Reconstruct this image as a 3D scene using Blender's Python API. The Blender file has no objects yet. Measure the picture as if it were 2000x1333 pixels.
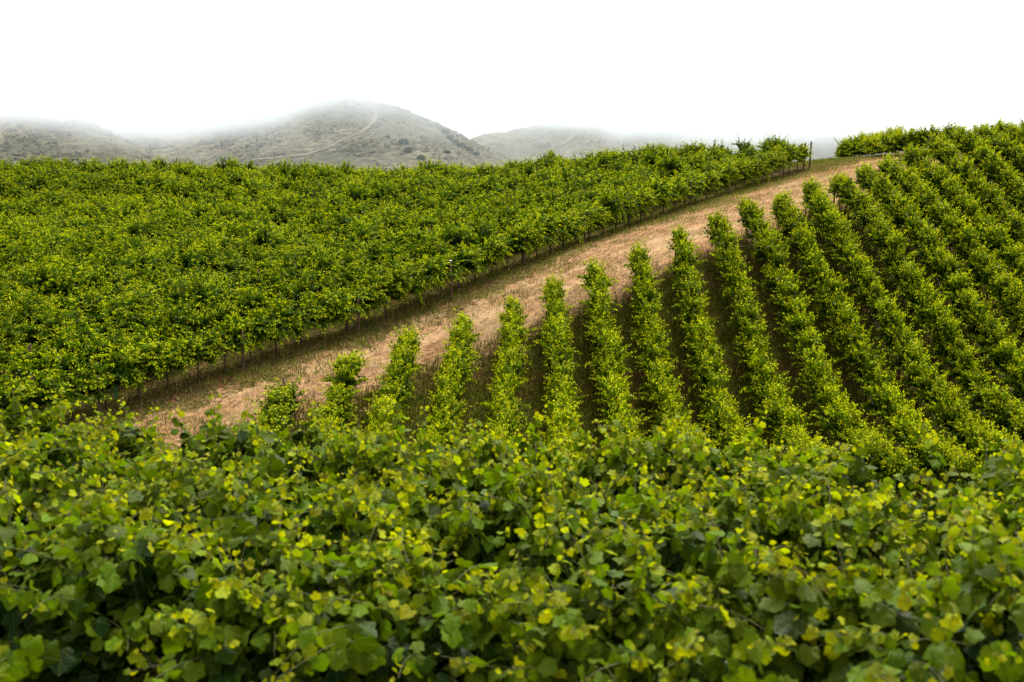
import bpy, math, random
import numpy as np
from mathutils import Vector, Matrix

R = math.radians
rng = np.random.default_rng(11)
random.seed(11)
S = bpy.context.scene
COL = S.collection

# ------------------------------------------------------------------ camera
LENS = 38.0
F = 2000 * LENS / 36.0                 # focal length in pixels of the 2000 px wide photograph
HORIZON = 330.0
PITCH = math.atan((666.5 - HORIZON) / F)
cam_d = bpy.data.cameras.new('camera')
cam_d.lens = LENS
cam_d.sensor_width = 36.0
cam_d.clip_start = 0.1
cam_d.clip_end = 12000
cam_d.dof.use_dof = True
cam_d.dof.focus_distance = 52.0
cam_d.dof.aperture_fstop = 2.4
cam = bpy.data.objects.new('camera', cam_d)
COL.objects.link(cam)
cam.location = (0, 0, 0)
cam.rotation_euler = (math.pi / 2 - PITCH, 0, 0)
S.camera = cam

# ------------------------------------------------------------------ world, sun, exposure
SUN_EL, SUN_AZ = R(54), R(24)         # azimuth from +Y towards +X
w = bpy.data.worlds.new('World')
S.world = w
w.use_nodes = True
nt = w.node_tree
nt.nodes.clear()
sky = nt.nodes.new('ShaderNodeTexSky')
sky.sky_type = 'NISHITA'
sky.sun_disc = False
sky.sun_elevation = SUN_EL
sky.sun_rotation = SUN_AZ
sky.air_density = 1.0
sky.dust_density = 6.0
hs = nt.nodes.new('ShaderNodeHueSaturation')
hs.inputs['Saturation'].default_value = 0.06
mx = nt.nodes.new('ShaderNodeMix')
mx.data_type = 'RGBA'
mx.inputs[0].default_value = 0.92
tcw = nt.nodes.new('ShaderNodeTexCoord')       # overcast sky: brighter overhead than at the horizon
sxw = nt.nodes.new('ShaderNodeSeparateXYZ')
mrw = nt.nodes.new('ShaderNodeMapRange')
mrw.inputs[1].default_value, mrw.inputs[2].default_value = 0.0, 1.0
mrw.inputs[3].default_value, mrw.inputs[4].default_value = 0.0, 1.0
crw = nt.nodes.new('ShaderNodeMix')
crw.data_type = 'RGBA'
crw.inputs[6].default_value = (3.9, 3.92, 3.95, 1)
crw.inputs[7].default_value = (7.0, 7.0, 6.95, 1)
nt.links.new(tcw.outputs['Generated'], sxw.inputs[0])
nt.links.new(sxw.outputs[2], mrw.inputs[0])
nt.links.new(mrw.outputs[0], crw.inputs[0])
nt.links.new(crw.outputs[2], mx.inputs[7])
bg = nt.nodes.new('ShaderNodeBackground')
bg.inputs['Strength'].default_value = 0.05
out = nt.nodes.new('ShaderNodeOutputWorld')
nt.links.new(sky.outputs[0], hs.inputs['Color'])
nt.links.new(hs.outputs[0], mx.inputs[6])
nt.links.new(mx.outputs[2], bg.inputs['Color'])
nt.links.new(bg.outputs[0], out.inputs['Surface'])
sl = bpy.data.lights.new('sun', 'SUN')
sl.energy = 1.5
sl.angle = R(18)
sl.color = (1.0, 0.96, 0.88)
so = bpy.data.objects.new('sun', sl)
COL.objects.link(so)
sd = Vector((math.sin(SUN_AZ) * math.cos(SUN_EL), math.cos(SUN_AZ) * math.cos(SUN_EL), math.sin(SUN_EL)))
so.rotation_euler = sd.to_track_quat('Z', 'Y').to_euler()
S.view_settings.view_transform = 'Standard'
S.view_settings.look = 'None'
S.view_settings.gamma = 1.0
S.view_settings.exposure = 2.62
S.render.engine = 'CYCLES'
cy = S.cycles
cy.use_denoising = True
cy.denoiser = 'OPENIMAGEDENOISE'
cy.max_bounces = 9
cy.diffuse_bounces = 2
cy.glossy_bounces = 2
cy.transmission_bounces = 4
cy.volume_bounces = 8
cy.transparent_max_bounces = 8
cy.caustics_reflective = False
cy.caustics_refractive = False
cy.volume_step_rate = 1.0
cy.volume_max_steps = 128

# ------------------------------------------------------------------ helpers
CP, SP = math.cos(PITCH), math.sin(PITCH)


def at(px, py, Y):
    """world point on the ray of a photograph pixel at world depth Y"""
    cx, cyy = (px - 1000) / F, (666.5 - py) / F
    d = np.array([cx, CP + cyy * SP, cyy * CP - SP])
    return d * (Y / d[1])


def proj(p):
    x, y, z = p[0], p[1], p[2]
    D = y * CP - z * SP
    return 1000 + F * x / D, 666.5 - F * (y * SP + z * CP) / D


def tps(points, lam=0.02):
    P = np.array(points, float)
    sc = 30.0
    A, zz = P[:, :2] / sc, P[:, 2]
    n = len(P)

    def ker(a, b):
        r2 = ((a[:, None, :] - b[None, :, :]) ** 2).sum(-1)
        return 0.5 * r2 * np.log(r2 + 1e-9)
    K = ker(A, A) + lam * np.eye(n)
    Q = np.hstack([np.ones((n, 1)), A])
    M = np.block([[K, Q], [Q.T, np.zeros((3, 3))]])
    sol = np.linalg.solve(M, np.concatenate([zz, np.zeros(3)]))

    def f(x, y):
        x, y = np.broadcast_arrays(np.asarray(x, float), np.asarray(y, float))
        B = np.stack([x.ravel(), y.ravel()], -1) / sc
        r = np.empty(len(B))
        for i in range(0, len(B), 20000):
            b = B[i:i + 20000]
            r[i:i + 20000] = ker(b, A) @ sol[:n] + sol[n] + b @ sol[n + 1:]
        return r.reshape(x.shape)
    return f


def sstep(a, b, x):
    t = np.clip((np.asarray(x, float) - a) / (b - a), 0, 1)
    return t * t * (3 - 2 * t)


_perm = np.random.default_rng(5).random((256, 256))


def vnoise(x, y):
    x = np.asarray(x, float)
    y = np.asarray(y, float)
    xi, yi = np.floor(x).astype(int), np.floor(y).astype(int)
    fx, fy = x - xi, y - yi
    fx = fx * fx * (3 - 2 * fx)
    fy = fy * fy * (3 - 2 * fy)
    g = lambda a, b: _perm[a & 255, b & 255]
    return (g(xi, yi) * (1 - fx) + g(xi + 1, yi) * fx) * (1 - fy) + (g(xi, yi + 1) * (1 - fx) + g(xi + 1, yi + 1) * fx) * fy


def fbm(x, y, o=4):
    s, a = 0, 0.5
    for k in range(o):
        s = s + a * vnoise(x * 2 ** k + 17 * k, y * 2 ** k + 31 * k)
        a *= 0.5
    return s


def build(name, verts, faces, mats, parent=None, attrs=None, smooth=True, midx=None):
    """faces: list of arrays (n,3) or (n,4)"""
    me = bpy.data.meshes.new(name)
    verts = np.asarray(verts, np.float32)
    faces = [np.asarray(f, np.int32) for f in faces if len(f)]
    me.vertices.add(len(verts))
    me.vertices.foreach_set('co', verts.ravel())
    nl = sum(f.size for f in faces)
    npoly = sum(len(f) for f in faces)
    me.loops.add(nl)
    me.loops.foreach_set('vertex_index', np.concatenate([f.ravel() for f in faces]))
    tot = np.concatenate([np.full(len(f), f.shape[1], np.int32) for f in faces])
    st = np.concatenate([[0], np.cumsum(tot)[:-1]]).astype(np.int32)
    me.polygons.add(npoly)
    me.polygons.foreach_set('loop_start', st)
    me.polygons.foreach_set('loop_total', tot)
    me.polygons.foreach_set('use_smooth', np.full(npoly, smooth))
    for m in (mats if isinstance(mats, (list, tuple)) else [mats]):
        me.materials.append(m)
    if midx is not None:
        me.polygons.foreach_set('material_index', np.asarray(midx, np.int32))
    for k, v in (attrs or {}).items():
        a = me.attributes.new(k, 'FLOAT', 'POINT')
        a.data.foreach_set('value', np.asarray(v, np.float32))
    me.update(calc_edges=True)
    o = bpy.data.objects.new(name, me)
    COL.objects.link(o)
    if parent is not None:
        o.parent = parent
    return o


def empty(name, loc):
    o = bpy.data.objects.new(name, None)
    COL.objects.link(o)
    o.location = loc
    o.empty_display_size = 0.3
    return o


def tag(o, label=None, cat=None, group=None, kind=None):
    if label:
        o['label'] = label
    if cat:
        o['category'] = cat
    if group:
        o['group'] = group
    if kind:
        o['kind'] = kind
    return o


def dup(o, parent, loc=None, rot=None, scale=None):
    c = o.copy()
    COL.objects.link(c)
    c.parent = parent
    if loc is not None:
        c.location = loc
    if rot is not None:
        c.rotation_euler = rot
    if scale is not None:
        c.scale = scale
    return c


def tube(path, rad, n=6, cap=True):
    """verts, quads of a tube along path (k,3); rad scalar or (k,)"""
    path = np.asarray(path, float)
    k = len(path)
    rad = np.broadcast_to(np.asarray(rad, float), (k,))
    t = np.gradient(path, axis=0)
    t /= np.linalg.norm(t, axis=1, keepdims=True) + 1e-9
    ref = np.where(np.abs(t[:, 2:3]) > 0.8, np.array([[1.0, 0, 0]]), np.array([[0, 0, 1.0]]))
    a = np.cross(t, ref)
    a /= np.linalg.norm(a, axis=1, keepdims=True) + 1e-9
    b = np.cross(t, a)
    an = np.linspace(0, 2 * np.pi, n, endpoint=False)
    v = path[:, None] + rad[:, None, None] * (np.cos(an)[None, :, None] * a[:, None] + np.sin(an)[None, :, None] * b[:, None])
    v = v.reshape(-1, 3)
    i = np.arange(k - 1)[:, None] * n
    j = np.arange(n)[None]
    q = np.stack([i + j, i + (j + 1) % n, i + n + (j + 1) % n, i + n + j], -1).reshape(-1, 4)
    tri = np.zeros((0, 3), int)
    if cap:
        v = np.vstack([v, path[:1], path[-1:]])
        jj = np.arange(n)
        t0 = np.stack([np.full(n, k * n), (jj + 1) % n, jj], -1)
        e = (k - 1) * n
        t1 = np.stack([np.full(n, k * n + 1), e + jj, e + (jj + 1) % n], -1)
        tri = np.vstack([t0, t1])
    return v, q, tri


class MB:
    def __init__(s):
        s.v, s.q, s.t, s.n = [], [], [], 0

    def add(s, v, q=None, t=None):
        s.v.append(np.asarray(v, float))
        if q is not None and len(q):
            s.q.append(np.asarray(q) + s.n)
        if t is not None and len(t):
            s.t.append(np.asarray(t) + s.n)
        s.n += len(v)

    def tube(s, path, rad, n=6):
        s.add(*tube(path, rad, n))

    def build(s, name, mat, parent=None, smooth=True, attrs=None):
        fs = []
        if s.q:
            fs.append(np.vstack(s.q))
        if s.t:
            fs.append(np.vstack(s.t))
        return build(name, np.vstack(s.v), fs, mat, parent, attrs, smooth)


# ------------------------------------------------------------------ materials
class NT:
    def __init__(s, name):
        s.m = bpy.data.materials.new(name)
        s.m.use_nodes = True
        s.t = s.m.node_tree
        s.t.nodes.clear()
        s.out = s.t.nodes.new('ShaderNodeOutputMaterial')

    def n(s, typ, **kw):
        o = s.t.nodes.new('ShaderNode' + typ)
        for k, v in kw.items():
            setattr(o, k, v)
        return o

    def set(s, sock, v):
        if isinstance(v, bpy.types.NodeSocket):
            s.t.links.new(v, sock)
        elif isinstance(v, (tuple, list)) and len(v) == 3 and sock.type == 'RGBA':
            sock.default_value = (*v, 1)
        else:
            sock.default_value = v

    def math(s, op, a, b=0.0, c=None, clamp=False):
        o = s.n('Math', operation=op, use_clamp=clamp)
        s.set(o.inputs[0], a)
        s.set(o.inputs[1], b)
        if c is not None:
            s.set(o.inputs[2], c)
        return o.outputs[0]

    def mix(s, f, a, b, blend='MIX'):
        o = s.n('Mix', data_type='RGBA', blend_type=blend)
        s.set(o.inputs[0], f)
        s.set(o.inputs[6], a)
        s.set(o.inputs[7], b)
        return o.outputs[2]

    def ramp(s, f, lo, hi, smooth=True):
        o = s.n('MapRange', interpolation_type='SMOOTHSTEP' if smooth else 'LINEAR')
        s.set(o.inputs[0], f)
        o.inputs[1].default_value = lo
        o.inputs[2].default_value = hi
        return o.outputs[0]

    def noise(s, vec, scale, detail=3, rough=0.55):
        o = s.n('TexNoise')
        s.set(o.inputs['Vector'], vec)
        o.inputs['Scale'].default_value = scale
        o.inputs['Detail'].default_value = detail
        o.inputs['Roughness'].default_value = rough
        return o.outputs[0]

    def attr(s, name):
        return s.n('Attribute', attribute_name=name).outputs['Fac']

    def bsdf(s, col, rough=0.6, spec=0.3, normal=None):
        o = s.n('BsdfPrincipled')
        s.set(o.inputs['Base Color'], col)
        s.set(o.inputs['Roughness'], rough)
        s.set(o.inputs['Specular IOR Level'], spec)
        if normal is not None:
            s.set(o.inputs['Normal'], normal)
        return o.outputs[0]

    def bump(s, h, dist, strength=1.0):
        o = s.n('Bump')
        s.set(o.inputs['Height'], h)
        o.inputs['Distance'].default_value = dist
        o.inputs['Strength'].default_value = strength
        return o.outputs[0]

    def done(s, surf):
        s.t.links.new(surf, s.out.inputs['Surface'])
        return s.m


def leaf_material(name, old_shaded, mid, young, trans=0.35, spec=0.35, rough=0.45, veins=False):
    k = NT(name)
    age, rnd = k.attr('age'), k.attr('rnd')
    obj = k.n('ObjectInfo').outputs['Random']
    c = k.mix(k.ramp(age, 0.05, 0.55), old_shaded, mid)  # on the vines, old inner leaves are extra dark: shade painted inside the canopy
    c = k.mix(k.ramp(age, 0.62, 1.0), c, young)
    hv = k.n('HueSaturation')
    k.set(hv.inputs['Hue'], k.math('ADD', 0.488, k.math('MULTIPLY', rnd, 0.024)))
    val = k.math('MULTIPLY', k.math('ADD', 0.70, k.math('MULTIPLY', rnd, 0.6)), k.math('ADD', 0.85, k.math('MULTIPLY', obj, 0.3)))
    k.set(hv.inputs['Value'], val)
    k.set(hv.inputs['Color'], c)
    c = hv.outputs[0]
    # a few yellowed or rusty leaves
    c = k.mix(k.math('GREATER_THAN', rnd, 0.9985 if veins else 0.994), c, (0.20, 0.15, 0.02))
    nm = None
    if veins:
        u, v = k.math('ABSOLUTE', k.attr('u')), k.attr('v')
        ang = k.math('ARCTAN2', u, k.math('ADD', v, 0.02))
        rad = k.math('SQRT', k.math('ADD', k.math('MULTIPLY', u, u), k.math('MULTIPLY', v, v)))
        d = None
        for a in (0.0, 0.80, 1.62):
            e = k.math('ABSOLUTE', k.math('SUBTRACT', ang, a))
            d = e if d is None else k.math('MINIMUM', d, e)
        ve = k.math('SUBTRACT', 1.0, k.ramp(k.math('MULTIPLY', d, rad), 0.004, 0.035))
        side_ = k.math('SINE', k.math('ADD', k.math('MULTIPLY', rad, 46.0), k.math('MULTIPLY', d, 30.0)))
        c = k.mix(k.math('MULTIPLY', ve, 0.40), c, k.mix(0.5, c, (0.20, 0.24, 0.05)))
        pos_ = k.n('NewGeometry').outputs['Position']
        blot = k.noise(pos_, 38.0, 4, 0.6)
        c = k.mix(k.math('MULTIPLY', k.ramp(blot, 0.35, 0.7), 0.45), c, k.mix(1.0, c, (0.55, 0.62, 0.6), 'MULTIPLY'))
        hh_ = k.math('ADD', k.math('MULTIPLY', ve, -1.0), k.math('MULTIPLY', side_, 0.25))
        nm = k.bump(k.math('ADD', hh_, k.math('MULTIPLY', blot, 1.5)), 0.004, 0.8)
    b = k.bsdf(c, rough, spec, nm)
    t = k.n('BsdfTranslucent')
    k.set(t.inputs['Color'], k.mix(1.0, c, (1.4, 1.4, 0.30), 'MULTIPLY'))
    ms = k.n('MixShader')
    k.set(ms.inputs[0], k.math('MULTIPLY', k.math('ADD', 0.35, k.ramp(age, 0.0, 0.45)), trans))
    k.t.links.new(b, ms.inputs[1])
    k.t.links.new(t.outputs[0], ms.inputs[2])
    return k.done(ms.outputs[0])


def plain(name, col, rough=0.7, spec=0.2, var=0.25, scale=30.0, bump=0.0):
    k = NT(name)
    tc = k.n('TexCoord').outputs['Object']
    n = k.noise(tc, scale, 4)
    dark = tuple(c * (1 - var) for c in col)
    lite = tuple(c * (1 + var) for c in col)
    c = k.mix(k.ramp(n, 0.3, 0.7), dark, lite)
    nm = k.bump(n, bump) if bump else None
    return k.done(k.bsdf(c, rough, spec, nm))


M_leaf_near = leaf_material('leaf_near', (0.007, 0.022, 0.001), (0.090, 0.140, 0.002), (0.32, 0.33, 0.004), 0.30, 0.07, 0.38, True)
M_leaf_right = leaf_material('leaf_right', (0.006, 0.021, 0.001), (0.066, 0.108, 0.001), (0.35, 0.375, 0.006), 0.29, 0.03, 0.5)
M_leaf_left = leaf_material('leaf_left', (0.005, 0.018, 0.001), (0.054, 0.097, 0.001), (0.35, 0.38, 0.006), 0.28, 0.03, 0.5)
M_stem = plain('stem', (0.070, 0.068, 0.020), 0.6, 0.2)
M_bark = plain('bark', (0.055, 0.040, 0.030), 0.9, 0.1, 0.4, 40, 0.01)
M_post = plain('weathered_post', (0.085, 0.048, 0.034), 0.85, 0.15, 0.35, 25, 0.004)
M_cap = plain('white_paint', (0.75, 0.74, 0.72), 0.5, 0.3, 0.05)
M_wire = plain('wire', (0.30, 0.30, 0.30), 0.4, 0.5, 0.1)
M_hose = plain('hose', (0.16, 0.16, 0.17), 0.45, 0.45, 0.1)
M_hose_dark = plain('dark_hose', (0.035, 0.032, 0.030), 0.6, 0.2, 0.1)
M_tube = plain('green_plastic', (0.015, 0.16, 0.07), 0.45, 0.4, 0.1)
M_ribbon = plain('red_ribbon', (0.45, 0.02, 0.015), 0.5, 0.3, 0.1)

# ------------------------------------------------------------------ terrain
FRONT = [(-160, 905, 36.0), (181, 803, 40.7), (460, 722, 46.0), (685, 645, 51.2), (858, 577, 56.5), (1010, 518, 61.7), (1128, 477, 66.8),
         (1245, 437, 71.6), (1335, 405, 76.0), (1410, 382, 80.0), (1470, 362, 83.5), (1517, 350, 86.5), (1569, 327, 89.5)]
ENDS = [(555, 795, 42.0), (690, 752, 44.5), (805, 722, 47.5), (905, 700, 49.5), (997, 650, 51.8), (1083, 620, 53.6), (1168, 585, 54.8),
        (1247, 548, 56.0), (1320, 510, 57.4), (1392, 476, 59.0), (1458, 460, 60.8), (1520, 445, 62.3), (1575, 414, 64.5), (1630, 402, 66.5),
        (1680, 380, 68.2), (1732, 373, 69.7), (1772, 343, 71.8), (1815, 322, 73.5), (1860, 311, 75.0), (1905, 302, 76.7), (1950, 295, 78.0),
        (2000, 290, 79.0)]
front_pts = np.array([at(*p) for p in FRONT])
end_pts = np.array([at(*p) for p in ENDS])
CT = [tuple(p) for p in front_pts] + [tuple(p) for p in end_pts]
for px, py, Y in [(0, 432, 72), (250, 436, 72), (0, 317, 102), (-250, 317, 103), (250, 316, 103), (500, 322, 104), (800, 328, 100), (1000, 320, 98), (1200, 298, 95), (1400, 279, 92.5)]:
    p = at(px, py, Y)
    CT.append((p[0], p[1], p[2] - 2.1))
_p = at(100, 380, 86)
CT += [(_p[0], _p[1], _p[2] - 2.9), (_p[0] - 25, _p[1], _p[2] - 2.9)]
CT += [tuple(at(*p)) for p in [(1640, 314, 105), (1700, 311, 98), (1760, 304, 88), (1740, 318, 80), (1650, 330, 88)]]
CT += [(-10, 38, -11.3), (0, 38, -11.4), (10, 38, -11.4), (20, 38, -11.3), (30, 42, -10.6), (26, 46, -9.2), (36, 62, -4.6), (45, 80, 2.6), (62, 84, 5.5), (50, 55, -7),
       (-70, 125, -6), (-25, 125, -5.5), (15, 120, -4.5), (40, 112, -2), (60, 110, 1), (90, 100, 3), (-100, 100, -3), (-70, 60, -8),
       (-5.6, 12.1, -4.56), (-4.6, 9.4, -4.2), (-3.4, 6.8, -4.02), (4.4, 9.2, -4.28), (3.4, 7, -4.15), (0, 10.4, -4.33), (0, 8, -4.15), (0, 5.7, -4.0), (0, 3.4, -3.6), (0, 0, -1.9), (0, -6, -1.2),
       (-8, 0, -2.1), (8, 0, -1.9), (0, 15, -5.6), (0, 25, -8.6), (-16, 25, -8.8), (16, 25, -8.6), (-20, 14, -4.9), (20, 10, -4.2),
       (-40, 25, -9), (40, 25, -8.5), (-60, 0, -4), (60, 0, -3)]
_tz = tps(CT)
VALLEY = -22.0


def ground(x, y):
    x = np.asarray(x, float)
    y = np.asarray(y, float)
    z = _tz(np.clip(x, -110, 110), np.clip(y, -30, 132))
    dx = np.maximum(np.abs(x) - 75, 0)
    dy = np.maximum(y - 118, 0) + np.maximum(-10 - y, 0)
    t = sstep(0, 90, np.hypot(dx, dy))
    return z * (1 - t) + VALLEY * t


def polyline_dist(x, y, pts):
    """signed distance (+ = left of the line's direction) to a polyline in plan"""
    best = np.full(np.shape(x), 1e9)
    sign = np.ones(np.shape(x))
    for a, b in zip(pts[:-1], pts[1:]):
        d = b[:2] - a[:2]
        L2 = d @ d
        t = np.clip(((x - a[0]) * d[0] + (y - a[1]) * d[1]) / L2, 0, 1)
        ex, ey = x - a[0] - t * d[0], y - a[1] - t * d[1]
        r = np.hypot(ex, ey)
        s = np.sign(d[0] * ey - d[1] * ex)
        m = r < best
        best = np.where(m, r, best)
        sign = np.where(m, s, sign)
    return best * sign


fp_ext = np.vstack([front_pts[0] - 12 * (front_pts[1] - front_pts[0]), front_pts, front_pts[-1] + 4 * (front_pts[-1] - front_pts[-2])])
ep_ext = np.vstack([end_pts[0] - np.array([40, 18, 0]), end_pts, end_pts[-1] + np.array([60, 38, 0])])

gx = np.concatenate([-np.geomspace(80, 4000, 26)[::-1], np.arange(-78, 79, 0.6), np.geomspace(80, 4000, 26)])
gy = np.concatenate([-np.geomspace(11, 800, 14)[::-1], np.arange(-10, 128, 0.6), np.geomspace(129, 6000, 30)])
X, Yg = np.meshgrid(gx, gy)
Z = ground(X, Yg)
inner = (np.abs(X) < 79) & (Yg > -10) & (Yg < 128)
Z = Z + inner * (0.10 * (fbm(X * 0.7, Yg * 0.7, 4) - 0.47))
tl = polyline_dist(X, Yg, fp_ext)        # > 0 inside the left block
tr = polyline_dist(X, Yg, ep_ext)        # > 0 beyond the row ends, i.e. on the track
dirt = sstep(-2.6, 1.2, tr + 3.2 * (fbm(X * 0.5, Yg * 0.5) - 0.45)) * sstep(0.5, 3.2, -tl + 2.8 * (fbm(X * 0.4 + 9, Yg * 0.4) - 0.45))
rut = np.exp(-((tr - 2.3 + 0.5 * (fbm(X * 0.15, Yg * 0.15) - 0.47)) / 0.42) ** 2) + np.exp(-((tr - 4.2 + 0.5 * (fbm(X * 0.15, Yg * 0.15) - 0.47)) / 0.42) ** 2)
litter_lit = sstep(-3.2, -1.0, tl) * sstep(2.5, 0.5, tl)  # strip for red leaf litter and for painted brightening under the front row
gn, gm = X.shape[1], X.shape[0]
ii = np.arange(gm - 1)[:, None] * gn + np.arange(gn - 1)[None]
quads = np.stack([ii, ii + 1, ii + gn + 1, ii + gn], -1).reshape(-1, 4)

k = NT('soil')
pos = k.n('NewGeometry').outputs['Position']
mp = k.n('Mapping')
k.set(mp.inputs['Vector'], pos)
mp.vector_type = 'TEXTURE'
mp.inputs['Rotation'].default_value = (0, 0, R(-37))
mp.inputs['Scale'].default_value = (1.0, 3.2, 1.0)      # streaks along the track
n_big = k.noise(pos, 0.35, 4)
n_mid = k.noise(mp.outputs[0], 1.3, 5, 0.65)
n_str = k.noise(mp.outputs[0], 5.5, 4, 0.7)
n_fin = k.noise(pos, 7.0, 5, 0.7)
n_spk = k.noise(pos, 20.0, 3, 0.65)
tan = k.mix(k.ramp(n_mid, 0.38, 0.62), (0.215, 0.112, 0.047), (0.37, 0.212, 0.098))
tan = k.mix(k.math('MULTIPLY', k.ramp(n_str, 0.47, 0.58), 0.85), tan, (0.115, 0.066, 0.036))
tan = k.mix(k.math('MULTIPLY', k.ramp(n_fin, 0.52, 0.64), 0.6), tan, (0.40, 0.270, 0.160))
tan = k.mix(k.math('MULTIPLY', k.ramp(n_big, 0.48, 0.66), 0.5), tan, (0.27, 0.195, 0.098))
tan = k.mix(k.math('MULTIPLY', k.ramp(n_spk, 0.56, 0.66), 0.7), tan, (0.085, 0.056, 0.036))
ruts = k.math('MULTIPLY', k.attr('rut'), k.ramp(n_mid, 0.30, 0.55))
tan = k.mix(k.math('MULTIPLY', ruts, 0.6), tan, (0.43, 0.285, 0.155))
brown = k.mix(k.ramp(n_fin, 0.38, 0.62), (0.026, 0.015, 0.004), (0.085, 0.050, 0.014))
green = k.mix(k.ramp(n_fin, 0.38, 0.62), (0.016, 0.022, 0.002), (0.060, 0.062, 0.007))
und_shaded = k.mix(k.ramp(n_big, 0.48, 0.66), green, brown)  # grassy soil, its tone lowered to paint in shade between the rows
und_shaded = k.mix(k.math('MULTIPLY', k.attr('litter_lit'), 0.45), und_shaded, k.mix(k.ramp(n_fin, 0.38, 0.62), (0.060, 0.043, 0.016), (0.19, 0.125, 0.050)))  # soil lightened along the front row's foot: light painted into the dark strip
red = k.mix(k.ramp(n_fin, 0.42, 0.6), (0.050, 0.034, 0.018), (0.20, 0.070, 0.036))
edge = k.math('ADD', k.attr('dirt'), k.math('MULTIPLY', k.math('SUBTRACT', k.noise(pos, 2.2, 6, 0.7), 0.5), 1.5))
c = k.mix(k.ramp(edge, 0.36, 0.64), und_shaded, tan)
c = k.mix(k.math('MULTIPLY', k.attr('litter_lit'), k.ramp(k.noise(pos, 1.3, 4), 0.58, 0.66)), c, red)
hgt = k.math('ADD', k.math('MULTIPLY', n_fin, 0.8), k.math('ADD', k.math('MULTIPLY', n_spk, 0.35), n_str))
M_soil = k.done(k.bsdf(c, 0.95, 0.02, k.bump(hgt, 0.14, 1.0)))
g = build('ground', np.stack([X.ravel(), Yg.ravel(), Z.ravel()], -1), [quads], M_soil, None, {'dirt': dirt.ravel(), 'litter_lit': litter_lit.ravel(), 'rut': rut.ravel()})
tag(g, kind='structure')


def ground_at(x, y):
    return ground(x, y) + 0.10 * (fbm(np.asarray(x) * 0.7, np.asarray(y) * 0.7, 4) - 0.47)


# ------------------------------------------------------------------ leaves and vines
HALF = [(0.10, -0.03), (0.27, -0.10), (0.43, 0.0), (0.52, 0.17), (0.455, 0.31), (0.58, 0.47), (0.55, 0.62), (0.36, 0.70), (0.24, 0.86)]


def leaf_template(detail):
    if detail == 2:
        o = [(0, 0.05)] + HALF + [(0, 1.0)] + [(-x, y) for x, y in HALF[::-1]]
        P = np.array([(0, 0.38)] + o)
        n = len(o)
        tris = np.array([(0, 1 + i, 1 + (i + 1) % n) for i in range(n)])
        return P, tris
    P = np.array([(0, 0), (0.44, 0.02), (0.54, 0.52), (0, 1.0), (-0.54, 0.52), (-0.44, 0.02)])
    return P, np.array([(0, 1, 2, 3), (0, 3, 4, 5)])


def norm(a):
    return a / (np.linalg.norm(a, axis=-1, keepdims=True) + 1e-9)


def leaves_mesh(pos, nrm, tip, size, age, rg, detail):
    P, T = leaf_template(detail)
    N, K = len(pos), len(P)
    nrm = norm(nrm)
    tip = norm(tip - (tip * nrm).sum(-1, keepdims=True) * nrm)
    side = np.cross(tip, nrm)
    x, y = P[:, 0][None], P[:, 1][None]
    cup = rg.normal(0.45, 0.45, (N, 1))
    drp = rg.normal(0.42, 0.30, (N, 1))
    tw = rg.normal(0, 0.18, (N, 1))
    wid = rg.uniform(0.85, 1.12, (N, 1))
    z = -cup * np.abs(x) ** 1.4 * 0.8 - drp * y ** 2 * 0.6 + tw * x * (y + 0.2)
    if detail == 2:
        z = z + 0.05 * np.sin(7 * x + 11 * y + rg.uniform(0, 6, (N, 1)))
    s = size[:, None, None]
    v = pos[:, None] + s * ((x * wid)[..., None] * side[:, None] + y[..., None] * tip[:, None] * np.ones((N, 1, 1)) + z[..., None] * nrm[:, None])
    f = (T[None] + (np.arange(N) * K)[:, None, None]).reshape(-1, T.shape[1])
    LAST['u'], LAST['v'] = np.tile(P[:, 0], N), np.tile(P[:, 1], N)
    return v.reshape(-1, 3), f, np.repeat(age, K), np.repeat(rg.random(N), K)


LAST = {}


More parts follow.
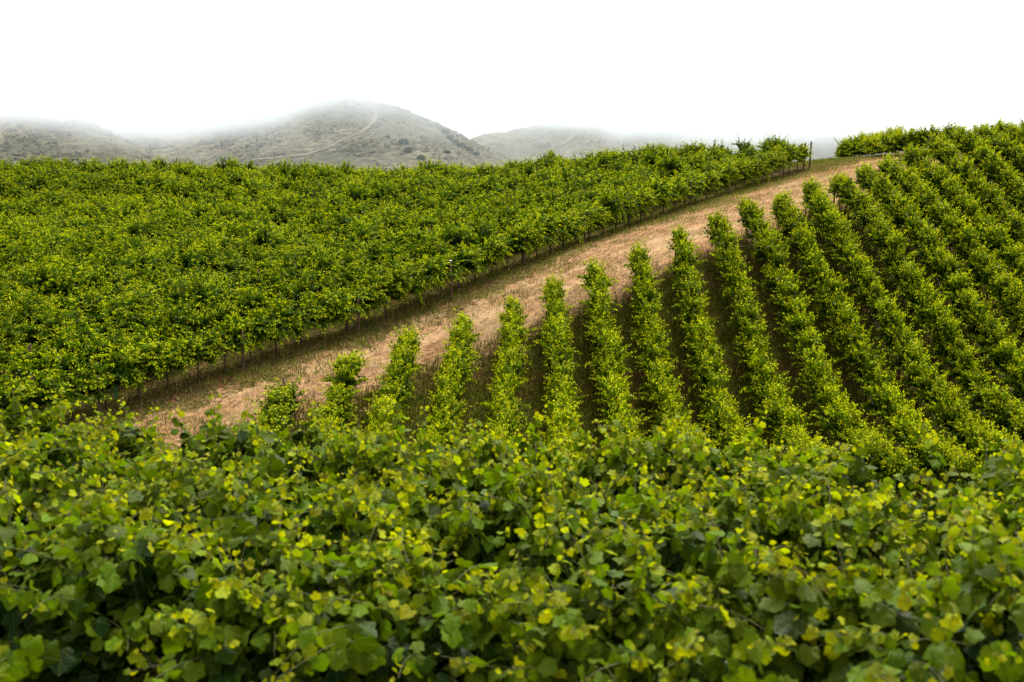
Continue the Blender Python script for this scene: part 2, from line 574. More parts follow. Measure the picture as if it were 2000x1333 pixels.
def vine_mesh(name, mat, seed, L, hc, n_shoot, length, spread, grav, leaf, step, detail, wild=0.12, stems=False, skirt=0.0, ncl=6, clo=0.62, chi=1.22, shrink=0.66, ripe=1.55):
    """one trained vine: shoots rise from the cordon at height hc, arch over and carry alternate leaves; row runs along local x"""
    rg = np.random.default_rng(seed)
    pos, nrm, tip, size, age = [], [], [], [], []
    sb = MB()
    clx = rg.uniform(-L / 2, L / 2, ncl)
    cll = rg.uniform(clo, chi, ncl)
    clean = rg.normal(0, spread, ncl)
    for i in range(n_shoot):
        ci = rg.integers(ncl)
        ln = length * rg.uniform(0.80, 1.12) * cll[ci]
        sp = spread * 0.55
        dz = 1.0
        if rg.random() < wild:
            sp = spread * 2.6
            ln *= 1.15
        if rg.random() < skirt:
            dz, sp, ln = 0.15, spread * 2.2, ln * 0.75
        p = np.array([np.clip(clx[ci] + rg.normal(0, 0.13), -L / 2, L / 2), rg.normal(0, 0.07), hc + rg.normal(0, 0.06)])
        d = np.array([rg.normal(0, 0.25), clean[ci] * (0.9 if dz > 0.5 else 0.3) + rg.normal(0, sp), dz])
        d /= np.linalg.norm(d)
        m = max(4, int(ln / step))
        az = rg.uniform(0, 6.28)
        path = [p.copy()]
        for j in range(m):
            f = j / (m - 1)
            p = p + d * step
            path.append(p.copy())
            d = d + rg.normal(0, 0.10, 3) + np.array([0, 0, -grav * (0.3 + 1.3 * f)])
            d /= np.linalg.norm(d)
            for q in range(2 if (f > 0.15 and rg.random() < 0.45) else 1):
                az += 2.4 + rg.normal(0, 0.5)
                o = np.array([math.cos(az), math.sin(az), 0.0])
                o = o - (o @ d) * d
                o /= np.linalg.norm(o) + 1e-6
                pet = leaf * rg.uniform(0.35, 0.9) * (1 - 0.5 * f)
                lp = p + o * pet + np.array([0, 0, 0.15 * pet])
                yy = np.array([0, np.sign(lp[1]) * min(1, abs(lp[1]) / 0.4), 0])
                pos.append(lp)
                nrm.append(o * 0.35 + yy * 0.75 + np.array([0, 0, 0.62]) + rg.normal(0, 0.48, 3))
                tip.append(o * 0.75 + yy * 0.35 + np.array([0, 0, -0.75]) + rg.normal(0, 0.3, 3))
                sz = leaf * (0.55 + 0.75 * min(1, f * 3 + 0.3)) * (1 - shrink * max(0, f - 0.55) / 0.45) * rg.uniform(0.75, 1.2)
                size.append(max(sz, leaf * 0.28))
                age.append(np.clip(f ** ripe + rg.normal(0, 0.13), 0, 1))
        if stems:
            path = np.array(path)
            sb.tube(path, np.linspace(0.0042, 0.0018, len(path)), 4)
    v, f, a, r = leaves_mesh(np.array(pos), np.array(nrm), np.array(tip), np.array(size), np.array(age), rg, detail)
    v[:, 2] = np.maximum(v[:, 2], 0.02)
    if not stems:
        return build(name, v, [f], mat, None, {'age': a, 'rnd': r})
    sv = np.vstack(sb.v)
    sq = np.vstack(sb.q) + len(v)
    o = build(name, np.vstack([v, sv]), [f, sq], [mat, M_stem], None,
              {'age': np.concatenate([a, np.zeros(len(sv))]), 'rnd': np.concatenate([r, np.zeros(len(sv))]),
               'u': np.concatenate([LAST['u'], np.zeros(len(sv))]), 'v': np.concatenate([LAST['v'], np.zeros(len(sv))])},
              True, np.concatenate([np.zeros(len(f)), np.ones(len(sq))]))
    return o


def trunk_mesh(seed, hc, L):
    rg = np.random.default_rng(seed)
    b = MB()
    k = 7
    z = np.linspace(-0.05, hc, k)
    path = np.stack([np.cumsum(rg.normal(0, 0.012, k)), np.cumsum(rg.normal(0, 0.010, k)), z], -1)
    path -= path[0] * np.array([1, 1, 0])
    b.tube(path, np.linspace(0.042, 0.026, k) * rg.uniform(0.9, 1.15, k), 7)
    for s in (-1, 1):
        t = np.linspace(0, 1, 6)
        arm = path[-1] + np.stack([s * t * L * 0.5, rg.normal(0, 0.012, 6), 0.05 * np.sin(t * 3) - 0.02], -1)
        arm[0] = path[-1]
        b.tube(arm, np.linspace(0.024, 0.013, 6), 6)
    return b.build('trunk', M_bark)


protos = []                             # prototypes; unlinked once the rows are planted


def proto(o):
    protos.append(o)
    return o


LV, RV, NV = 1.4, 1.3, 1.4              # vine spacing: left block, right block, foreground
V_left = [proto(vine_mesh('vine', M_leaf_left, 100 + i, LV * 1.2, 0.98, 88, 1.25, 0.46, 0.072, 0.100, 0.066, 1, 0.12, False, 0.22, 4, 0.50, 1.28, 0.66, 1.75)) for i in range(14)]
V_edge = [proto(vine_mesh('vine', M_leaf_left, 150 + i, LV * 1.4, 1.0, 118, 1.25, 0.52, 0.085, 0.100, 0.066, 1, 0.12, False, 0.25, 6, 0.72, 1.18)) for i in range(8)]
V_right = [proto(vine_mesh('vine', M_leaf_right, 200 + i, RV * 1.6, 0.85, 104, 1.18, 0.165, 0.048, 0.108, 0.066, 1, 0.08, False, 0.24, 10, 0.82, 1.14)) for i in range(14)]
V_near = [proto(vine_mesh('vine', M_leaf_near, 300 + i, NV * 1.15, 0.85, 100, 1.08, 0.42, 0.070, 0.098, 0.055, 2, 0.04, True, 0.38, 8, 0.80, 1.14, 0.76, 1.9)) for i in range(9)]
T_left = [proto(trunk_mesh(400 + i, 1.05, LV)) for i in range(4)]
T_right = [proto(trunk_mesh(420 + i, 0.85, RV)) for i in range(4)]


def post_proto(h, r, lean=0.0, cap=False):
    b = MB()
    z = np.array([-0.1, 0.0, 0.3, 0.9, 1.4, h - 0.03, h])
    rr = r * np.array([1.03, 1.02, 1.0, 0.98, 0.98, 0.97, 0.90])
    b.tube(np.stack([lean * z, 0.004 * np.sin(z * 5), z], -1), rr, 9)
    return proto(b.build('post', M_post))


P_tall = post_proto(1.72, 0.055)
P_cap = post_proto(2.0, 0.06)
P_lean = post_proto(2.15, 0.075, 0.08)
P_end = post_proto(1.35, 0.05)
P_thin = post_proto(1.45, 0.022)


def resample(pts, step, jitter=0.0):
    pts = np.asarray(pts, float)[:, :2]
    seg = np.hypot(*(pts[1:] - pts[:-1]).T)
    cum = np.concatenate([[0], np.cumsum(seg)])
    s = np.arange(step * 0.5, cum[-1], step)
    x = np.interp(s, cum, pts[:, 0])
    y = np.interp(s, cum, pts[:, 1])
    x2 = np.interp(s + 0.3, cum, pts[:, 0])
    y2 = np.interp(s + 0.3, cum, pts[:, 1])
    x1 = np.interp(s - 0.3, cum, pts[:, 0])
    y1 = np.interp(s - 0.3, cum, pts[:, 1])
    return np.stack([x, y, np.arctan2(y2 - y1, x2 - x1)], -1)


def vine_row(name, pts, spacing, vines, trunks, keep, label, group, scale=(1, 1, 1), trunk_ok=lambda x, y: True, sink=0.0, hv=(0.88, 1.10), rs=0, lump=0.0):
    rg = np.random.default_rng(1000 + rs)
    st = resample(pts, spacing)
    sel = [s for s in st if keep(s[0], s[1])]
    if not sel:
        return None
    s0 = sel[0]
    base = Vector((s0[0], s0[1], float(ground_at(s0[0], s0[1]))))
    root = empty(name, base)
    tag(root, label, 'vine row', group)
    for i, (x, y, a) in enumerate(sel):
        z = float(ground_at(x, y))
        flip = rg.random() < 0.5
        hsc = scale[2] * rg.uniform(*hv) * (1 + lump * float(np.clip((fbm(x / 2.6 + 5, y / 2.6 + 9, 3) - 0.44) * 3.2, -1, 1)))
        o = dup(vines[rg.integers(len(vines))], root, Vector((x, y, z - sink)) - base + Vector((rg.normal(0, 0.03), rg.normal(0, 0.03), 0)),
                (0, 0, a + (math.pi if flip else 0)), (scale[0] * rg.uniform(0.97, 1.08), scale[1] * rg.uniform(0.92, 1.10), hsc))
        if trunks and trunk_ok(x, y):
            t = dup(trunks[rg.integers(len(trunks))], o, (0, 0, 0), (0, 0, 0), (1 / o.scale[0], 1 / o.scale[1], 1 / hsc))
    root['_n'] = len(sel)
    return root


def along(root, pts, h, rad, name, mat, keep=None, sag=0.0, off=0.0):
    st = resample(pts, 0.7)
    b = []
    for i, (x, y, a) in enumerate(st):
        if keep is None or keep(x, y):
            b.append((x - off * math.sin(a), y + off * math.cos(a), float(ground(x, y)) + h + sag * math.sin(i * 0.9)))
    if len(b) < 3:
        return
    v, q, t = tube(np.array(b) - np.array(root.location), rad, 5)
    return build(name, v, [q, t], mat, root)


def put_post(root, pr, x, y, rz=0.0, sc=1.0, lean=0.0):
    z = float(ground_at(x, y))
    return dup(pr, root, Vector((x, y, z)) - root.location, (lean, 0, rz), (1, 1, sc))


# ------------------------------------------------------------------ left block: rows along the track
def inframe(mx0=80, mx1=80, zt=2.0):
    def f(x, y):
        px, py = proj((x, y, float(ground(x, y)) + zt))
        return -mx0 < px < 2000 + mx1
    return f


e0 = front_pts[0, :2] - front_pts[1, :2]
e0 /= np.linalg.norm(e0)
fdir = front_pts[-2, :2] - front_pts[1, :2]
fdir /= np.linalg.norm(fdir)
nrm2 = np.array([-fdir[1], fdir[0]])
n_left = 0
for r in range(34):
    off = nrm2 * 2.3 * r
    pts = np.vstack([front_pts[0, :2] + e0 * 75, front_pts[:, :2]]) + off
    pts[-1] += fdir * (0.2 if r == 0 else rng.uniform(-0.8, 0.8))
    ok_f = inframe(90, 40)

    def keep(x, y, ok_f=ok_f):
        crest = 107 - 0.0 * x
        return ok_f(x, y) and y < crest and y > 30

    if r == 0:
        lab = 'vine row at the front edge of the dense block, trunks and posts along the track'
        grp = None
    else:
        lab = 'vine row inside the dense leafy block, its canopy merged with its neighbours behind the posts'
        grp = 'merged vine rows of the dense block'
    root = vine_row('vine_row', pts, LV, V_edge if r == 0 else V_left, T_left if r < 4 else None, keep, lab, grp, (1.0, 1.06 if r == 0 else 0.94, 1.05), hv=(0.96, 1.10) if r == 0 else (0.82, 1.14), sink=0.0, rs=r, lump=0.10 if r == 0 else 0.20)
    if root is None:
        continue
    n_left += 1
    if r == 0:
        R0 = root
        for j, p in enumerate(front_pts[1:]):
            last = j == len(front_pts) - 2
            q = p[:2] - nrm2 * (0.85 if j == 3 else 0.55) + fdir * (-0.05 if last else 0.0)
            o = put_post(root, P_lean if last else P_cap if j == 3 else P_tall, q[0], q[1], math.atan2(fdir[1], fdir[0]), 1.0, rng.normal(0, 0.02))
            if j == 3:
                v, qd, t = tube([(0, 0, 1.985), (0, 0, 2.03)], 0.062, 9)
                build('cap', v, [qd, t], M_cap, o)
            if j == 4:
                v, qd, t = tube([(0, 0, 1.18), (0.0, 0, 1.36)], 0.062, 9)
                build('ribbon', v, [qd, t], M_ribbon, o)
        q = front_pts[-1, :2] - fdir * 0.75 - nrm2 * 0.35
        put_post(root, P_lean, q[0], q[1], math.atan2(fdir[1], fdir[0]), 1.0)
        # thin steel stakes beside the vines
        for s in resample(pts, LV):
            if keep(s[0], s[1]) and rng.random() < 0.35:
                put_post(root, P_thin, s[0] + 0.06, s[1], 0, rng.uniform(0.85, 1.0), rng.normal(0, 0.03))
        along(root, pts, 0.42, 0.010, 'drip_hose', M_hose_dark, keep, 0.015)
        along(root, pts, 1.05, 0.006, 'wire', M_wire, keep)
        along(root, pts, 0.75, 0.005, 'wire', M_wire, keep)
    elif r < 4:
        along(root, pts, 0.42, 0.010, 'drip_hose', M_hose_dark, keep, 0.015)
        for p in front_pts[1:]:
            q = p[:2] + off
            if keep(q[0], q[1]):
                put_post(root, P_tall, q[0], q[1], 0, 1.0, rng.normal(0, 0.02))

# ------------------------------------------------------------------ right block: rows running down the slope
RIGHT_LABELS = [
    'short bushy vine row peeking over the near leaves at the lower track end',
    'short vine row with a dark trunk post, second from the lower track end',
    'vine row with a narrow tip on bare dirt, third from the lower track end',
    'broad bushy vine row, fourth from the lower end of the dirt track',
    'slim vine row with a tall tip, fifth from the lower end of the track',
    'vine row with a rounded dark tip, sixth from the lower end of the track',
    'vine row with a ragged forked tip, seventh from the lower end of the track',
    'straight vine row between grassy strips, eighth from the lower end of the track',
    'vine row with a thin tip, ninth from the lower end of the track',
    'vine row widening downhill to a bushy foot, tenth from the lower track end',
    'vine row with a hose under its upper end, eleventh from the lower track end',
    'vine row with end post and hose below its tip, twelfth from the lower track end',
    'long vine row down the slope, thirteenth from the lower end of the track',
    'long dark sided vine row, fourteenth from the lower end of the track',
    'vine row with a dense round tip near the crest, fifteenth from below',
    'vine row with a bushy tip just below the bare patch of the crest',
    'vine row starting just right of the bare patch at the crest',
]
udir = np.array([0.024, 1.0])
rows_right = []
kr = inframe(40, 60)
n_ends = len(end_pts)
ends_all = [end_pts[i] for i in range(n_ends)]
e = end_pts[-1].copy()
for i in range(3):
    e = e + np.array([2.2, 1.2, 0.5])
    ends_all.append(e.copy())
for i, ep in enumerate(ends_all):
    pend = ep[:2]
    L = pend[1] - 33.5
    pts = [pend - udir * t for t in np.linspace(0, L, 24)]
    # the rows wander slightly
    pts = [p + np.array([0.12 * math.sin(0.21 * p[1] + i), 0]) for p in pts]

    def keep(x, y):
        px, py = proj((x, y, float(ground(x, y)) + 1.9))
        return -60 < px < 2040 and py < 930

    if i < len(RIGHT_LABELS):
        lab, grp = RIGHT_LABELS[i], None
    else:
        lab, grp = 'vine row high on the right slope, closing the skyline right of the bare crest', 'vine rows along the right skyline'
    grp = grp or 'vine rows running down the slope from the track'
    root = vine_row('vine_row', pts, RV, V_right, T_right, keep, lab, grp, (1.0, 1.30, 0.84) if i == 0 else (1.0, 1.05, 0.98) if i == 1 else (1.0, 0.87, 1.11), hv=(0.95, 1.05), rs=100 + i, lump=0.05)
    if root is None:
        continue
    rows_right.append((root, pts))
    if i <= 17:
        put_post(root, P_end, pend[0], pend[1] + 0.15, 0, 1.0, 0.06)
        for q in pts[4::5]:
            if keep(*q):
                put_post(root, P_thin, q[0], q[1], 0, 1.0, rng.normal(0, 0.02))
        along(root, pts, 0.42, 0.014, 'drip_hose', M_hose, keep, 0.02, 0.05)

# the dark row along the crest
cr = [at(1642, 314, 105)[:2], at(1700, 311, 98)[:2], at(1760, 304, 88)[:2], at(1840, 300, 86)[:2]]
vine_row('vine_row', cr, 1.3, V_right, T_right, lambda x, y: True,
         'dark vine row running along the crest left of the right slope, seen from its end', None, (1, 1.25, 1.35), sink=0.55, rs=300)

# ------------------------------------------------------------------ foreground rows across the view
ndir = np.array([1.0, -0.29])
NEAR = [(10.5, 'farthest of the blurred near vine rows, its leafy top edge against the slope', 1.09),
        (8.1, 'middle one of the blurred near vine rows, between two others across the view', 1.05),
        (5.75, 'nearest vine row, large blurred leaves along the bottom of the picture, dark side at left', 1.0)]
for i, (y0, lab, sc) in enumerate(NEAR):
    ext = 0.56 * y0 + 2.6
    pts = [np.array([0, y0]) + ndir * t for t in np.linspace(-ext, ext, 12)]
    root = vine_row('vine_row', pts, NV * 0.78, V_near, None, lambda x, y: True, lab, 'near vine rows across the bottom', (1, 1.15, sc), hv=(0.97, 1.04), rs=400 + i)
    for j, c in enumerate(list(root.children)):
        dup(T_right[j % 4], c, (0, 0, 0))
    along(root, pts, 0.85, 0.005, 'wire', M_wire)

for o in protos:
    bpy.data.objects.remove(o)

# ------------------------------------------------------------------ green grow tube at the lower left end of the front row
p = at(228, 800, 42.3)
z0 = float(ground_at(p[0], p[1]))
b = MB()
an = np.linspace(0, 2 * np.pi, 5)[:-1] + 0.4
prof = [(0.050, 0.0), (0.052, 0.35), (0.051, 0.72), (0.043, 0.72), (0.043, 0.02)]
vv = [(r * math.cos(a), r * math.sin(a), h) for r, h in prof for a in an]
qq = [(i * 4 + j, i * 4 + (j + 1) % 4, i * 4 + 4 + (j + 1) % 4, i * 4 + 4 + j) for i in range(4) for j in range(4)]
o = build('grow_tube', vv, [np.array(qq)], M_tube, smooth=False)
o.location = (p[0], p[1], z0)
tag(o, 'green plastic grow tube standing on the dirt at the lower end of the front posts', 'grow tube')


# ------------------------------------------------------------------ ground cover
def blades(name, xs, ys, hs, wid, mat, lean=0.5, seed=1, label=None, per=1):
    rg = np.random.default_rng(seed)
    n = len(xs)
    zs = ground_at(xs, ys)
    az = rg.uniform(0, 6.28, n)
    ln = rg.normal(0, lean, n)
    base = np.stack([xs, ys, zs - 0.01], -1)
    d = np.stack([np.cos(az), np.sin(az), 0 * az], -1)
    s = np.stack([-np.sin(az), np.cos(az), 0 * az], -1)
    h = hs[:, None]
    up = np.array([0, 0, 1.0])
    mid = base + up * h * 0.55 + d * h * (0.35 * ln)[:, None]
    tipp = base + up * h * np.clip(1 - 0.35 * np.abs(ln), 0.12, 1)[:, None] + d * h * ln[:, None]
    wv = wid * rg.uniform(0.6, 1.4, n)[:, None]
    v = np.stack([base - s * wv, base + s * wv, mid + s * wv * 0.8, mid - s * wv * 0.8, tipp], 1).reshape(-1, 3)
    i = np.arange(n)[:, None] * 5
    q = i + np.array([[0, 1, 2, 3]])
    t = i + np.array([[3, 2, 4]])
    o = build(name, v, [q, t], mat, None, {'rnd': np.repeat(rg.random(n), 5)}, smooth=False)
    tag(o, kind='stuff', label=label)
    return o


def blade_material(name, a, b, cc=None):
    k = NT(name)
    r = k.attr('rnd')
    c = k.mix(r, a, b)
    if cc:
        c = k.mix(k.math('GREATER_THAN', r, 0.9), c, cc)
    t = k.n('BsdfTranslucent')
    k.set(t.inputs['Color'], c)
    ms = k.n('MixShader')
    ms.inputs[0].default_value = 0.3
    k.t.links.new(k.bsdf(c, 0.8, 0.03), ms.inputs[1])
    k.t.links.new(t.outputs[0], ms.inputs[2])
    return k.done(ms.outputs[0])


M_grass = blade_material('grass_blade', (0.034, 0.044, 0.004), (0.105, 0.110, 0.010), (0.30, 0.22, 0.05))
M_straw = blade_material('straw_blade', (0.18, 0.110, 0.045), (0.37, 0.25, 0.105))
M_weed = blade_material('weed_blade', (0.050, 0.075, 0.006), (0.15, 0.17, 0.014), (0.32, 0.24, 0.06))

# grass between the right hand rows, thick in the middle, thin further right
n = 420000
xs, ys = rng.uniform(-12, 34, n), rng.uniform(34, 80, n)
tr_ = polyline_dist(xs, ys, ep_ext)
dens = sstep(0.8, -1.2, tr_ + 2.0 * (fbm(xs * 0.6, ys * 0.6) - 0.45)) * np.clip(1.1 - sstep(3, 16, xs) * 0.6, 0.25, 1) * sstep(0.18, 0.42, fbm(xs * 0.8 + 3, ys * 0.8, 3))
m = rng.random(n) < dens
xs, ys = xs[m], ys[m]
blades('grass', xs, ys, rng.uniform(0.10, 0.38, len(xs)), 0.013, M_grass, 0.5, 2, 'dark seeding grass between the vine rows')
# straw lying on the track
n = 170000
xs, ys = rng.uniform(-16, 45, n), rng.uniform(38, 100, n)
tl_, tr_ = polyline_dist(xs, ys, fp_ext), polyline_dist(xs, ys, ep_ext)
m = (tl_ < 0.5) & (tr_ > -1.0) & (rng.random(n) < sstep(0.36, 0.56, fbm(xs * 0.5 + 40, ys * 0.5, 4)) * 0.9 + 0.10)
m &= ys < 100
xs, ys = xs[m], ys[m]
blades('straw', xs, ys, rng.uniform(0.06, 0.20, len(xs)), 0.014, M_straw, 1.6, 3, 'dry straw scattered over the dirt track')
n = 160000
xs, ys = rng.uniform(-16, 45, n), rng.uniform(38, 100, n)
tl_, tr_ = polyline_dist(xs, ys, fp_ext), polyline_dist(xs, ys, ep_ext)
cl = fbm(xs * 0.8 + 21, ys * 0.8 + 55, 4)
m = (tl_ < -0.5) & (tr_ > -2.5) & (rng.random(n) < sstep(0.52, 0.60, cl + 0.10 * sstep(-4.5, -2.5, tl_) + 0.10 * sstep(1.5, 0.0, tr_)))
xs, ys = xs[m], ys[m]
blades('dry_grass', xs, ys, rng.uniform(0.05, 0.22, len(xs)), 0.013, M_straw, 0.7, 5, 'pale dry grass tufts along both edges of the track')
# weeds along the foot of the front row and in patches on the track
n = 300000
xs, ys = rng.uniform(-22, 45, n), rng.uniform(34, 102, n)
tl_, tr_ = polyline_dist(xs, ys, fp_ext), polyline_dist(xs, ys, ep_ext)
cl = fbm(xs * 0.55 + 80, ys * 0.55 + 7, 4)
m = (tl_ < 3) & (tr_ > -0.5) & (rng.random(n) < 0.98 * sstep(0.54, 0.60, cl + 0.21 * sstep(-5.0, -1.6, tl_) - 0.10 * sstep(-3, -6, tl_)))
xs, ys = xs[m], ys[m]
blades('weeds', xs, ys, rng.uniform(0.08, 0.30, len(xs)) * (0.5 + 0.6 * sstep(-4.5, -2.0, tl_[m])), 0.016, M_weed, 0.6, 4, 'green weeds along the foot of the front row')

# ------------------------------------------------------------------ hills
def hill_fn(pts, amp, seed, sc=60.0):
    f = tps([(p[0], p[1], p[2]) for p in pts], 0.5)

    def h(x, y):
        x = np.asarray(x, float)
        y = np.asarray(y, float)
        rid = 1 - np.abs(2 * fbm(x / sc + seed, y / (sc * 1.6), 3) - 0.95) * 1.5
        return f(x, y) + amp * (rid - 0.5) + amp * 0.5 * (fbm(x / 14 + seed, y / 14, 4) - 0.47)
    return h


def hp(L):
    return [tuple(at(*p)) for p in L]


MAIN = hill_fn(hp([(150, 350, 720), (280, 345, 700), (400, 345, 680), (600, 348, 660), (800, 350, 655), (960, 352, 690), (1050, 360, 730),
                   (690, 193, 880), (750, 209, 868), (800, 228, 850), (850, 258, 820), (900, 291, 785), (945, 325, 750),
                   (600, 180, 930), (450, 165, 985), (300, 170, 1010), (150, 200, 1000), (40, 230, 990),
                   (735, 222, 820), (720, 250, 790), (650, 285, 730), (600, 250, 800), (480, 290, 760), (450, 250, 830), (300, 290, 800), (850, 290, 730)])
               + [(x, y, z) for x, y, z in ((-60, 1010, 8), (20, 930, -8), (60, 860, -25), (-150, 1080, 10), (-300, 1200, 30), (-480, 1150, 20))], 4.0, 3)
LEFTH = hill_fn(hp([(-300, 350, 560), (-100, 352, 560), (0, 352, 560), (150, 352, 570), (290, 352, 600), (145, 236, 690), (200, 266, 665), (240, 288, 645), (275, 312, 630),
                    (60, 190, 720), (0, 175, 730), (-150, 160, 740), (-300, 150, 740), (100, 290, 620), (0, 280, 630), (-200, 275, 630)])
                + [(-260, 800, -5), (-360, 850, 10), (-200, 720, -20), (-500, 850, 10)], 4.5, 8)
RIGHTH = hill_fn(hp([(850, 352, 950), (1000, 350, 930), (1200, 350, 900), (1400, 350, 920), (1600, 350, 950), (1800, 350, 1000),
                     (915, 280, 1250), (980, 264, 1270), (1050, 250, 1290), (1130, 238, 1260), (1200, 228, 1230), (1280, 222, 1300), (1400, 218, 1330), (1550, 228, 1330), (1700, 250, 1320), (1850, 265, 1320),
                     (1050, 300, 1040), (1130, 265, 1120), (1350, 280, 1080), (1550, 290, 1080)])
                 + [(0, 1500, 20), (200, 1550, 40), (400, 1550, 30), (-80, 1400, 0)], 9.0, 14, 90.0)
SPUR = hill_fn(hp([(1580, 345, 520), (1700, 345, 500), (1850, 345, 500), (2000, 345, 520), (1610, 312, 590), (1660, 292, 600), (1715, 272, 610), (1780, 268, 620), (1900, 275, 620), (2050, 285, 620)])
               + [(190, 680, -10), (280, 720, 0), (150, 620, -15)], 3.0, 21)

k = NT('hill_scrubland')
pos = k.n('NewGeometry').outputs['Position']
n1 = k.noise(pos, 0.012, 4)
n2 = k.noise(pos, 0.16, 5, 0.65)
n3 = k.noise(pos, 0.55, 3, 0.6)
c = k.mix(k.ramp(n2, 0.38, 0.62), (0.086, 0.076, 0.049), (0.205, 0.174, 0.112))
c = k.mix(k.math('MULTIPLY', k.ramp(n1, 0.42, 0.62), 0.55), c, (0.060, 0.068, 0.040))
c = k.mix(k.math('MULTIPLY', k.ramp(n3, 0.52, 0.66), 0.5), c, (0.040, 0.045, 0.028))
M_hill = k.done(k.bsdf(c, 0.95, 0.05, k.bump(n2, 1.6, 0.8)))


def hill(name, fn, x0, x1, y0, y1, st):
    xs, ys = np.arange(x0, x1 + st, st), np.arange(y0, y1 + st, st)
    XX, YY = np.meshgrid(xs, ys)
    ZZ = fn(XX, YY)
    # sink the borders into the valley
    ed = np.minimum.reduce([XX - x0, x1 - XX, YY - y0, y1 - YY])
    ZZ = np.maximum(ZZ, VALLEY - 6)
    t = sstep(0, 60, ed)
    ZZ = ZZ * t + (VALLEY - 8) * (1 - t)
    nx, ny = len(xs), len(ys)
    i = np.arange(ny - 1)[:, None] * nx + np.arange(nx - 1)[None]
    q = np.stack([i, i + 1, i + nx + 1, i + nx], -1).reshape(-1, 4)
    o = build(name, np.stack([XX.ravel(), YY.ravel(), ZZ.ravel()], -1), [q], M_hill)
    return tag(o, kind='structure')


hill('hill', MAIN, -480, 60, 600, 1150, 3.0)
hill('hill', LEFTH, -460, -150, 500, 880, 3.0)
hill('hill', RIGHTH, -120, 620, 860, 1540, 4.5)
hill('hill', SPUR, 130, 420, 470, 720, 3.0)


def cast(fn, px, py, y0, y1):
    ys = np.arange(y0, y1, 1.0)
    P = np.stack([at(px, py, y) for y in ys])
    hit = np.nonzero(P[:, 2] <= fn(P[:, 0], P[:, 1]))[0]
    return P[hit[0]] if len(hit) else None


k = NT('pale_path')
pos = k.n('NewGeometry').outputs['Position']
M_path = k.done(k.bsdf(k.mix(k.ramp(k.noise(pos, 0.5, 4), 0.35, 0.65), (0.16, 0.128, 0.088), (0.27, 0.218, 0.15)), 0.95, 0.05))


def trail(px, fn, y0, y1, wid, name='footpath'):
    P = [cast(fn, a, b, y0, y1) for a, b in px]
    P = np.array([p for p in P if p is not None])
    if len(P) < 3:
        return
    seg = np.concatenate([[0], np.cumsum(np.hypot(*(P[1:, :2] - P[:-1, :2]).T))])
    s = np.arange(0, seg[-1], 3.0)
    x, y = np.interp(s, seg, P[:, 0]), np.interp(s, seg, P[:, 1])
    ker = np.ones(5) / 5
    x = np.convolve(np.pad(x, 2, 'edge'), ker, 'valid')
    y = np.convolve(np.pad(y, 2, 'edge'), ker, 'valid')
    tx, ty = np.gradient(x), np.gradient(y)
    ln = np.hypot(tx, ty) + 1e-6
    nx_, ny_ = -ty / ln, tx / ln
    wv = wid * (0.7 + 0.6 * vnoise(s * 0.11, s * 0 + 3))
    cols = []
    for kx in (-1, -0.4, 0.4, 1):
        xx, yy = x + nx_ * wv * kx, y + ny_ * wv * kx
        cols.append(np.stack([xx, yy, fn(xx, yy) + 0.55], -1))
    V = np.stack(cols, 1).reshape(-1, 3)
    i = np.arange(len(s) - 1)[:, None] * 4 + np.arange(3)[None]
    q = np.stack([i, i + 1, i + 5, i + 4], -1).reshape(-1, 4)
    tag(build(name, V, [q], M_path), kind='structure')


trail([(690, 194), (703, 197), (715, 203), (727, 211), (735, 221), (732, 234), (720, 250), (697, 264), (670, 274), (650, 286), (615, 300), (580, 306), (550, 310), (480, 316)], MAIN, 640, 960, 1.7)
trail([(400, 315), (420, 303), (437, 294), (455, 289), (472, 285)], MAIN, 640, 960, 1.0)
trail([(1055, 300), (1085, 286), (1115, 268), (1150, 252)], RIGHTH, 900, 1300, 1.3)

# scrub on the hills: low mounds of brush, one object
rgs = np.random.default_rng(77)
ico_v = np.array([(0, 0, 1), (0.9, 0, 0.25), (0.28, 0.86, 0.3), (-0.73, 0.53, 0.2), (-0.73, -0.53, 0.3), (0.28, -0.86, 0.22)])
ico_t = np.array([(0, 1, 2), (0, 2, 3), (0, 3, 4), (0, 4, 5), (0, 5, 1)])
bv, bt, br, nb = [], [], [], 0
for fn, x0, x1, y0, y1, cnt in ((MAIN, -440, 40, 650, 960, 30000), (LEFTH, -440, -165, 560, 780, 13000), (RIGHTH, -80, 560, 920, 1320, 26000), (SPUR, 150, 400, 500, 650, 3000)):
    x, y = rgs.uniform(x0, x1, cnt), rgs.uniform(y0, y1, cnt)
    kk = rgs.random(cnt) < sstep(0.42, 0.60, fbm(x / 26, y / 40, 5)) + 0.10
    x, y = x[kk], y[kk]
    z = fn(x, y)
    s = rgs.gamma(2.5, 0.28, len(x)) + 0.35
    sc = np.stack([s, s, s * rgs.uniform(0.5, 0.9, len(x))], -1)
    v = ico_v[None] * (1 + rgs.normal(0, 0.22, (len(x), 6, 3))) * sc[:, None]
    v = v + np.stack([x, y, z - 0.2], -1)[:, None]
    bv.append(v.reshape(-1, 3))
    bt.append((ico_t[None] + (np.arange(len(x)) * 6)[:, None, None]).reshape(-1, 3) + nb)
    br.append(np.repeat(rgs.random(len(x)), 6))
    nb += len(x) * 6
k = NT('brush')
r = k.attr('rnd')
c = k.mix(r, (0.064, 0.064, 0.040), (0.13, 0.118, 0.074))
M_brush = k.done(k.bsdf(c, 0.9, 0.05))
o = build('scrub', np.vstack(bv), [np.vstack(bt)], M_brush, None, {'rnd': np.concatenate(br)}, smooth=False)
tag(o, kind='stuff', label='low grey green scrub covering the foggy hills')


# the dark bushes on the right flank of the main hill
M_bush = leaf_material('bush_leaf', (0.014, 0.026, 0.012), (0.028, 0.046, 0.018), (0.05, 0.07, 0.025), 0.15, 0.2, 0.6)


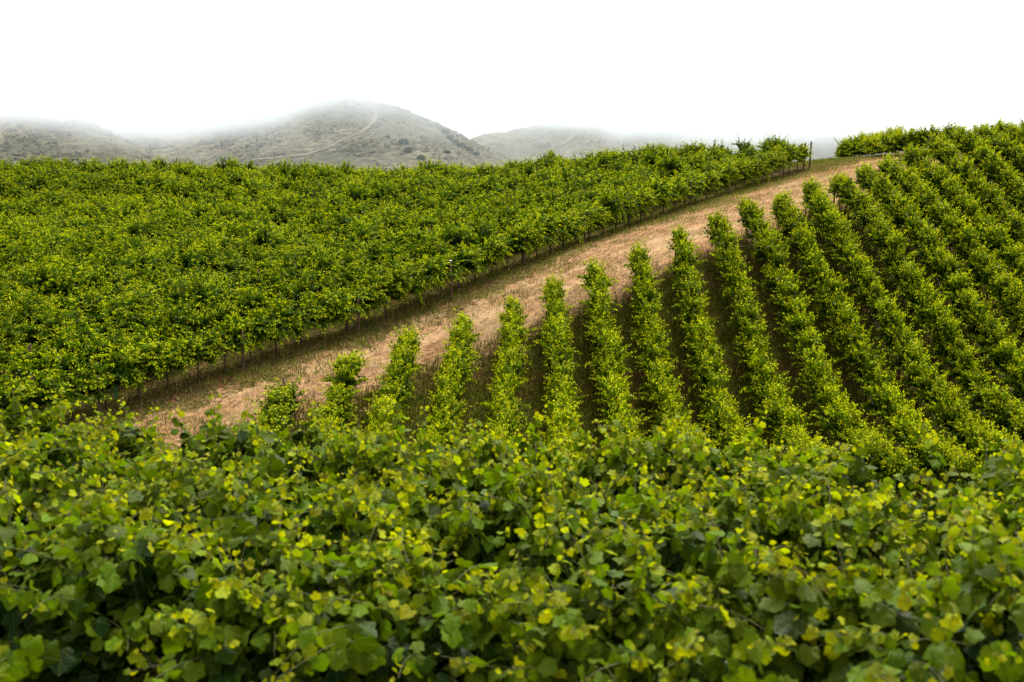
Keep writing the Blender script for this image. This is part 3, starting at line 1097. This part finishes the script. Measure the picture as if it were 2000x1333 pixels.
def bush(px, py, rad, label, group=None, n=420):
    p = cast(MAIN, px, py, 640, 960)
    if p is None:
        return
    rg = np.random.default_rng(int(px * 7 + py))
    u = norm(rg.normal(0, 1, (n, 3)))
    u[:, 2] = np.abs(u[:, 2])
    rr = rad * rg.uniform(0.55, 1.0, n) * (0.75 + 0.5 * vnoise(u[:, 0] * 2.2 + px, u[:, 1] * 2.2 + u[:, 2] * 2))
    pos_ = u * rr[:, None] * np.array([1, 1, 0.8]) + np.array([0, 0, 0.25 * rad])
    root = empty('bush', Vector(p) - Vector((0, 0, 0.4)))
    tag(root, label, 'bush', group)
    v, f, a, rn = leaves_mesh(pos_, u + rg.normal(0, 0.5, (n, 3)), rg.normal(0, 1, (n, 3)), np.full(n, 0.34 * rad) * rg.uniform(0.7, 1.3, n), rg.random(n), rg, 1)
    build('crown', v, [f], M_bush, root, {'age': a, 'rnd': rn})
    t, q, tr2 = tube([(0, 0, -0.3), (0.1, 0, 0.3 * rad), (0.0, 0.1, 0.8 * rad)], [0.12 * rad, 0.1 * rad, 0.05 * rad], 6)
    build('trunk', t, [q, tr2], M_bark, root)


for px, py, rad, lab in [(869, 262, 3.6, 'dark bush highest on the right flank of the middle hill'),
                         (878, 272, 3.2, 'dark bush just below the highest one on the right flank of the middle hill'),
                         (890, 281, 2.8, 'small dark bush midway down the right flank of the middle hill'),
                         (902, 288, 3.3, 'dark bush on the right flank of the middle hill, third from its foot'),
                         (916, 296, 3.4, 'dark bush low on the right flank of the middle hill, second from its foot'),
                         (930, 304, 2.6, 'dark bush at the foot of the right flank of the middle hill'),
                         (788, 282, 3.4, 'lone dark bush standing in the open face of the middle hill'),
                         (797, 297, 2.8, 'lower dark bush in the open face of the middle hill, under the lone one'),
                         (757, 269, 1.8, 'tiny bush left of the lone dark one on the middle hill'),
                         (873, 300, 2.4, 'pale small bush in the lower right face of the middle hill'),
                         (822, 312, 3.0, 'low bush just above the vines at the foot of the middle hill')]:
    bush(px, py, rad, lab)

# ------------------------------------------------------------------ low cloud lying on the hills
def box(name, lo, hi, mat):
    v = [(x, y, z) for x in (lo[0], hi[0]) for y in (lo[1], hi[1]) for z in (lo[2], hi[2])]
    q = np.array([(0, 1, 3, 2), (4, 6, 7, 5), (0, 4, 5, 1), (2, 3, 7, 6), (0, 2, 6, 4), (1, 5, 7, 3)])
    return build(name, v, [q], mat, smooth=False)


k = NT('fog_volume')
pos = k.n('NewGeometry').outputs['Position']
sx = k.n('SeparateXYZ')
k.set(sx.inputs[0], pos)
px_, py_, pz_ = sx.outputs
nz = k.noise(pos, 0.015, 5, 0.62)
# the cloud base is lifted around the clear face and summit of the middle hill
ax = k.math('DIVIDE', k.math('ADD', px_, 45.0), 105.0)
ay = k.math('DIVIDE', k.math('SUBTRACT', py_, 770.0), 165.0)
d2 = k.math('ADD', k.math('MULTIPLY', ax, ax), k.math('MULTIPLY', ay, ay))
lift = k.math('MULTIPLY', k.math('EXPONENT', k.math('MULTIPLY', d2, -1.0)), 72.0)
base = k.math('ADD', k.math('ADD', 4.5, lift), k.math('MULTIPLY', k.math('SUBTRACT', nz, 0.5), 58.0))
base = k.math('ADD', base, k.math('MULTIPLY', k.math('MAXIMUM', k.math('SUBTRACT', py_, 850.0), 0.0), 0.105))
base = k.math('ADD', base, k.math('MULTIPLY', k.ramp(px_, 0.0, 330.0), 9.0))
base = k.math('ADD', base, k.math('MULTIPLY', k.math('MULTIPLY', k.math('SUBTRACT', 1.0, k.ramp(px_, -270.0, -170.0)), k.math('SUBTRACT', 1.0, k.ramp(py_, 740.0, 860.0))), 9.0))
hh = k.math('DIVIDE', k.math('SUBTRACT', pz_, base), 40.0, clamp=True)
top = k.math('SUBTRACT', 1.0, k.math('DIVIDE', k.math('SUBTRACT', k.math('SUBTRACT', pz_, base), 45.0), 25.0, clamp=True))
den = k.math('ADD', k.math('MULTIPLY', k.math('MULTIPLY', k.math('POWER', hh, 2.0), top), 0.040), 0.00058)
pv = k.n('VolumePrincipled')
pv.inputs['Color'].default_value = (0.92, 0.96, 1.0, 1)
pv.inputs['Anisotropy'].default_value = 0.1
k.set(pv.inputs['Density'], den)
k.t.links.new(pv.outputs[0], k.out.inputs['Volume'])
cl = box('low_cloud', (-800, 480, -30), (800, 1600, 150), k.m)
tag(cl, kind='stuff', label='white low cloud covering the hill tops')
